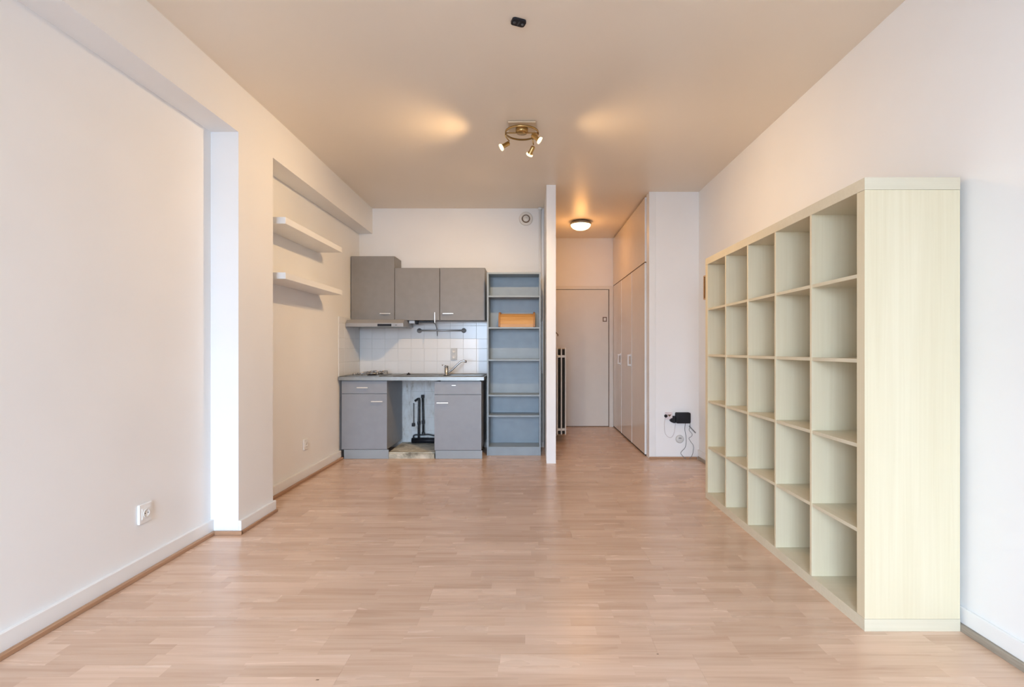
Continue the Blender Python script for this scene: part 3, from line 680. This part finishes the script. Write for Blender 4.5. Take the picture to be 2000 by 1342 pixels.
# radiator
ra = thing('column_radiator', (0.40, 6.6, 0), 'cream column radiator mounted along the hall side of the partition', 'radiator')
for i in range(14):
    yy = 6.26 + i * 0.062
    bm = bmesh.new()
    for x in (0.346, 0.398, 0.449): box(bm, x - 0.008, x + 0.008, yy - 0.027, yy + 0.027, 0.085, 1.165, 0.005)
    for z in (0.135, 1.045): box(bm, 0.346, 0.449, yy - 0.022, yy + 0.022, z, z + 0.030, 0.004)
    obj('section', bm, M['cream'], ra)
for z in (0.15, 1.06):
    bm = bmesh.new(); tube(bm, [(0.398, 6.25, z), (0.398, 7.07, z)], 0.016, 10); obj('header_tube', bm, M['cream'], ra)
B('column_gap_shade', (0.355, 0.440, 6.262, 6.268, 0.090, 1.150), M['darkgap'], ra, 0, 'dark sheet as shade in the gaps between the columns')  # added dark sheet: shade between the columns painted in
for yy in (6.62, 6.97):
    bm = bmesh.new(); box(bm, 0.340, 0.352, yy, yy + 0.02, 0.0, 0.09); obj('foot', bm, M['cream'], ra)
    bm = bmesh.new(); box(bm, 0.268, 0.346, yy, yy + 0.02, 0.98, 1.0); obj('wall_bracket', bm, M['cream'], ra)
bm = bmesh.new(); lathe(bm, [(0, 0), (0.014, 0), (0.017, 0.01), (0.017, 0.035), (0.010, 0.05), (0, 0.05)], 12, frame_to((0, -1, 0), (0.352, 6.236, 1.06))); obj('valve', bm, M['cream'], ra)
# hook by the hall door
hk = thing('coat_hook', (0.2665, 6.0, 1.36), 'small brown coat hook on the hall side of the partition', 'hook')
B('plate', (0.267, 0.273, 5.985, 6.015, 1.33, 1.39), M['frame'], hk, 0.002)
bm = bmesh.new(); tube(bm, [(0.272, 6.0, 1.375), (0.305, 6.0, 1.36), (0.330, 6.0, 1.335), (0.342, 6.0, 1.320), (0.336, 6.0, 1.305)], 0.006, 8, 3); obj('prong', bm, M['frame'], hk)

# ------------------------------------------------------------------ sockets and cables
def wall_socket(xw, y, z, label, s=0.086):
    t = thing('wall_socket', (xw, y, z), label, 'socket', 'white wall sockets')
    B('plate', (xw + 0.0003, xw + 0.013, y - s / 2, y + s / 2, z - s / 2 * 1.16, z + s / 2 * 1.16), M['white'], t, 0.003)
    bm = bmesh.new(); box(bm, xw + 0.0131, xw + 0.016, y - 0.028, y + 0.028, z - 0.028, z + 0.028, 0.001); ins = obj('insert', bm, M['white'], t)
    bm = bmesh.new(); lathe(bm, [(0.0, 0.0005), (0.018, 0.0005), (0.0185, 0.003), (0.021, 0.003), (0.0215, 0.0)], 20, frame_to((1, 0, 0), (xw + 0.0161, y, z))); obj('socket_well', bm, M['offwhite'], ins)
    bm = bmesh.new()
    for dy in (-0.0095, 0.0095): lathe(bm, [(0.0, 0.0012), (0.003, 0.0012), (0.003, 0.0006)], 8, frame_to((1, 0, 0), (xw + 0.0161, y + dy, z)))
    obj('pin_holes', bm, M['black'], ins)
wall_socket(XL1, 2.580, 0.308, 'larger white wall socket low in the near left recess')
wall_socket(XL2, 4.462, 0.304, 'small distant wall socket low on the wall below the floating shelves', 0.080)
YC = 5.268
sk = thing('plug_socket', (1.458, YC, 0.452), 'pinkish white socket with black plug left of the router box', 'socket')
bm = bmesh.new(); prism(bm, [(x + 1.458, z + 0.452) for x, z in rrect(0.075, 0.075, 0.010)], 'y', YC - 0.022, YC - 0.0003); obj('plate', bm, M['socket_p'], sk)
bm = bmesh.new(); lathe(bm, [(0, 0), (0.016, 0), (0.017, 0.014), (0.011, 0.024), (0, 0.024)], 14, frame_to((0, -1, 0), (1.424, YC - 0.0221, 0.452))); obj('plug', bm, M['black'], sk)
prism_b = bmesh.new(); prism(prism_b, [(1.445, 0.466), (1.482, 0.466), (1.464, 0.442)], 'y', YC - 0.027, YC - 0.0221); obj('adapter', prism_b, M['frame'], sk)
ro = thing('router_box', (1.58, YC, 0.43), 'black router box mounted on the short white wall', 'router')
prism_b = bmesh.new(); prism(prism_b, [(x + 1.604, z + 0.432) for x, z in rrect(0.152, 0.112, 0.014)], 'y', YC - 0.042, YC - 0.0005); obj('body', prism_b, M['black'], ro)
prism_b = bmesh.new(); prism(prism_b, [(1.468, 0.413), (1.475, 0.424), (1.497, 0.432), (1.503, 0.450), (1.524, 0.450), (1.524, 0.378), (1.505, 0.378), (1.480, 0.388), (1.470, 0.400)], 'y', YC - 0.036, YC - 0.001); obj('power_block', prism_b, M['black'], ro)
rs = thing('data_socket', (1.576, YC, 0.19), 'round grey data socket below the router box', 'socket')
bm = bmesh.new(); lathe(bm, [(0, 0.016), (0.030, 0.016), (0.041, 0.010), (0.043, 0.0003), (0, 0.0003)], 26, frame_to((0, -1, 0), (1.577, YC, 0.206))); obj('cover', bm, M['socket_g'], rs)
B('port', (1.562, 1.592, YC - 0.018, YC - 0.0162, 0.212, 0.223), M['cable_g'], rs)
def cable(name, pts, r, mat, label, sm=5):
    bm = bmesh.new(); tube(bm, pts, r, 6, sm); o = obj(name, bm, mat); tag(rebase(o, pts[0]), label, 'cable')
cable('looped_cable', [(1.418, YC - 0.028, 0.438), (1.413, YC - 0.015, 0.35), (1.422, YC - 0.012, 0.27), (1.455, YC - 0.012, 0.228), (1.490, YC - 0.012, 0.228), (1.515, YC - 0.012, 0.27), (1.524, YC - 0.014, 0.33), (1.527, YC - 0.02, 0.376)], 0.0026, M['cable_w'], 'thin pale cable looping from socket to router box')
cable('hanging_cable', [(1.632, YC - 0.02, 0.374), (1.628, YC - 0.012, 0.31), (1.640, YC - 0.010, 0.24), (1.642, YC - 0.010, 0.17), (1.630, YC - 0.010, 0.115), (1.600, YC - 0.012, 0.085), (1.585, YC - 0.014, 0.060), (1.604, YC - 0.030, 0.030), (1.628, YC - 0.045, 0.006)], 0.0030, M['cable_g'], 'dark grey cable hanging straight below the router box to the floor')
cable('wavy_cable', [(1.680, YC - 0.018, 0.376), (1.682, YC - 0.012, 0.335), (1.675, YC - 0.010, 0.30), (1.705, YC - 0.010, 0.262), (1.698, YC - 0.010, 0.235), (1.672, YC - 0.010, 0.215), (1.690, YC - 0.010, 0.18), (1.717, YC - 0.010, 0.14), (1.716, YC - 0.010, 0.08), (1.700, YC - 0.020, 0.035), (1.665, YC - 0.045, 0.006)], 0.0026, M['cable_g'], 'thin grey cable zigzagging down near the bookcase')
bm = bmesh.new(); tube(bm, [(1.683, YC - 0.008, 0.336), (1.742, YC - 0.008, 0.272)], 0.005, 8); tube(bm, [(1.676, YC - 0.008, 0.343), (1.684, YC - 0.008, 0.335)], 0.007, 8)
tag(rebase(obj('antenna', bm, M['cable_g']), (1.71, YC, 0.27)), 'short dark slanted antenna stick right of the router cables', 'antenna')
# small brown framed panel on the right wall behind the bookcase
fr = thing('wall_frame', (XR, 4.95, 1.65), 'small brown framed panel on the right wall, beyond the bookcase', 'frame')
bm = bmesh.new()
for d in ((4.84, 5.075, 1.650, 1.664), (4.84, 5.075, 1.876, 1.890), (4.84, 4.854, 1.664, 1.876), (5.061, 5.075, 1.664, 1.876)): box(bm, XR - 0.020, XR - 0.0005, *d)
obj('frame', bm, M['bread'], fr)
B('panel', (XR - 0.012, XR - 0.0006, 4.854, 5.061, 1.664, 1.876), M['frame'], fr)
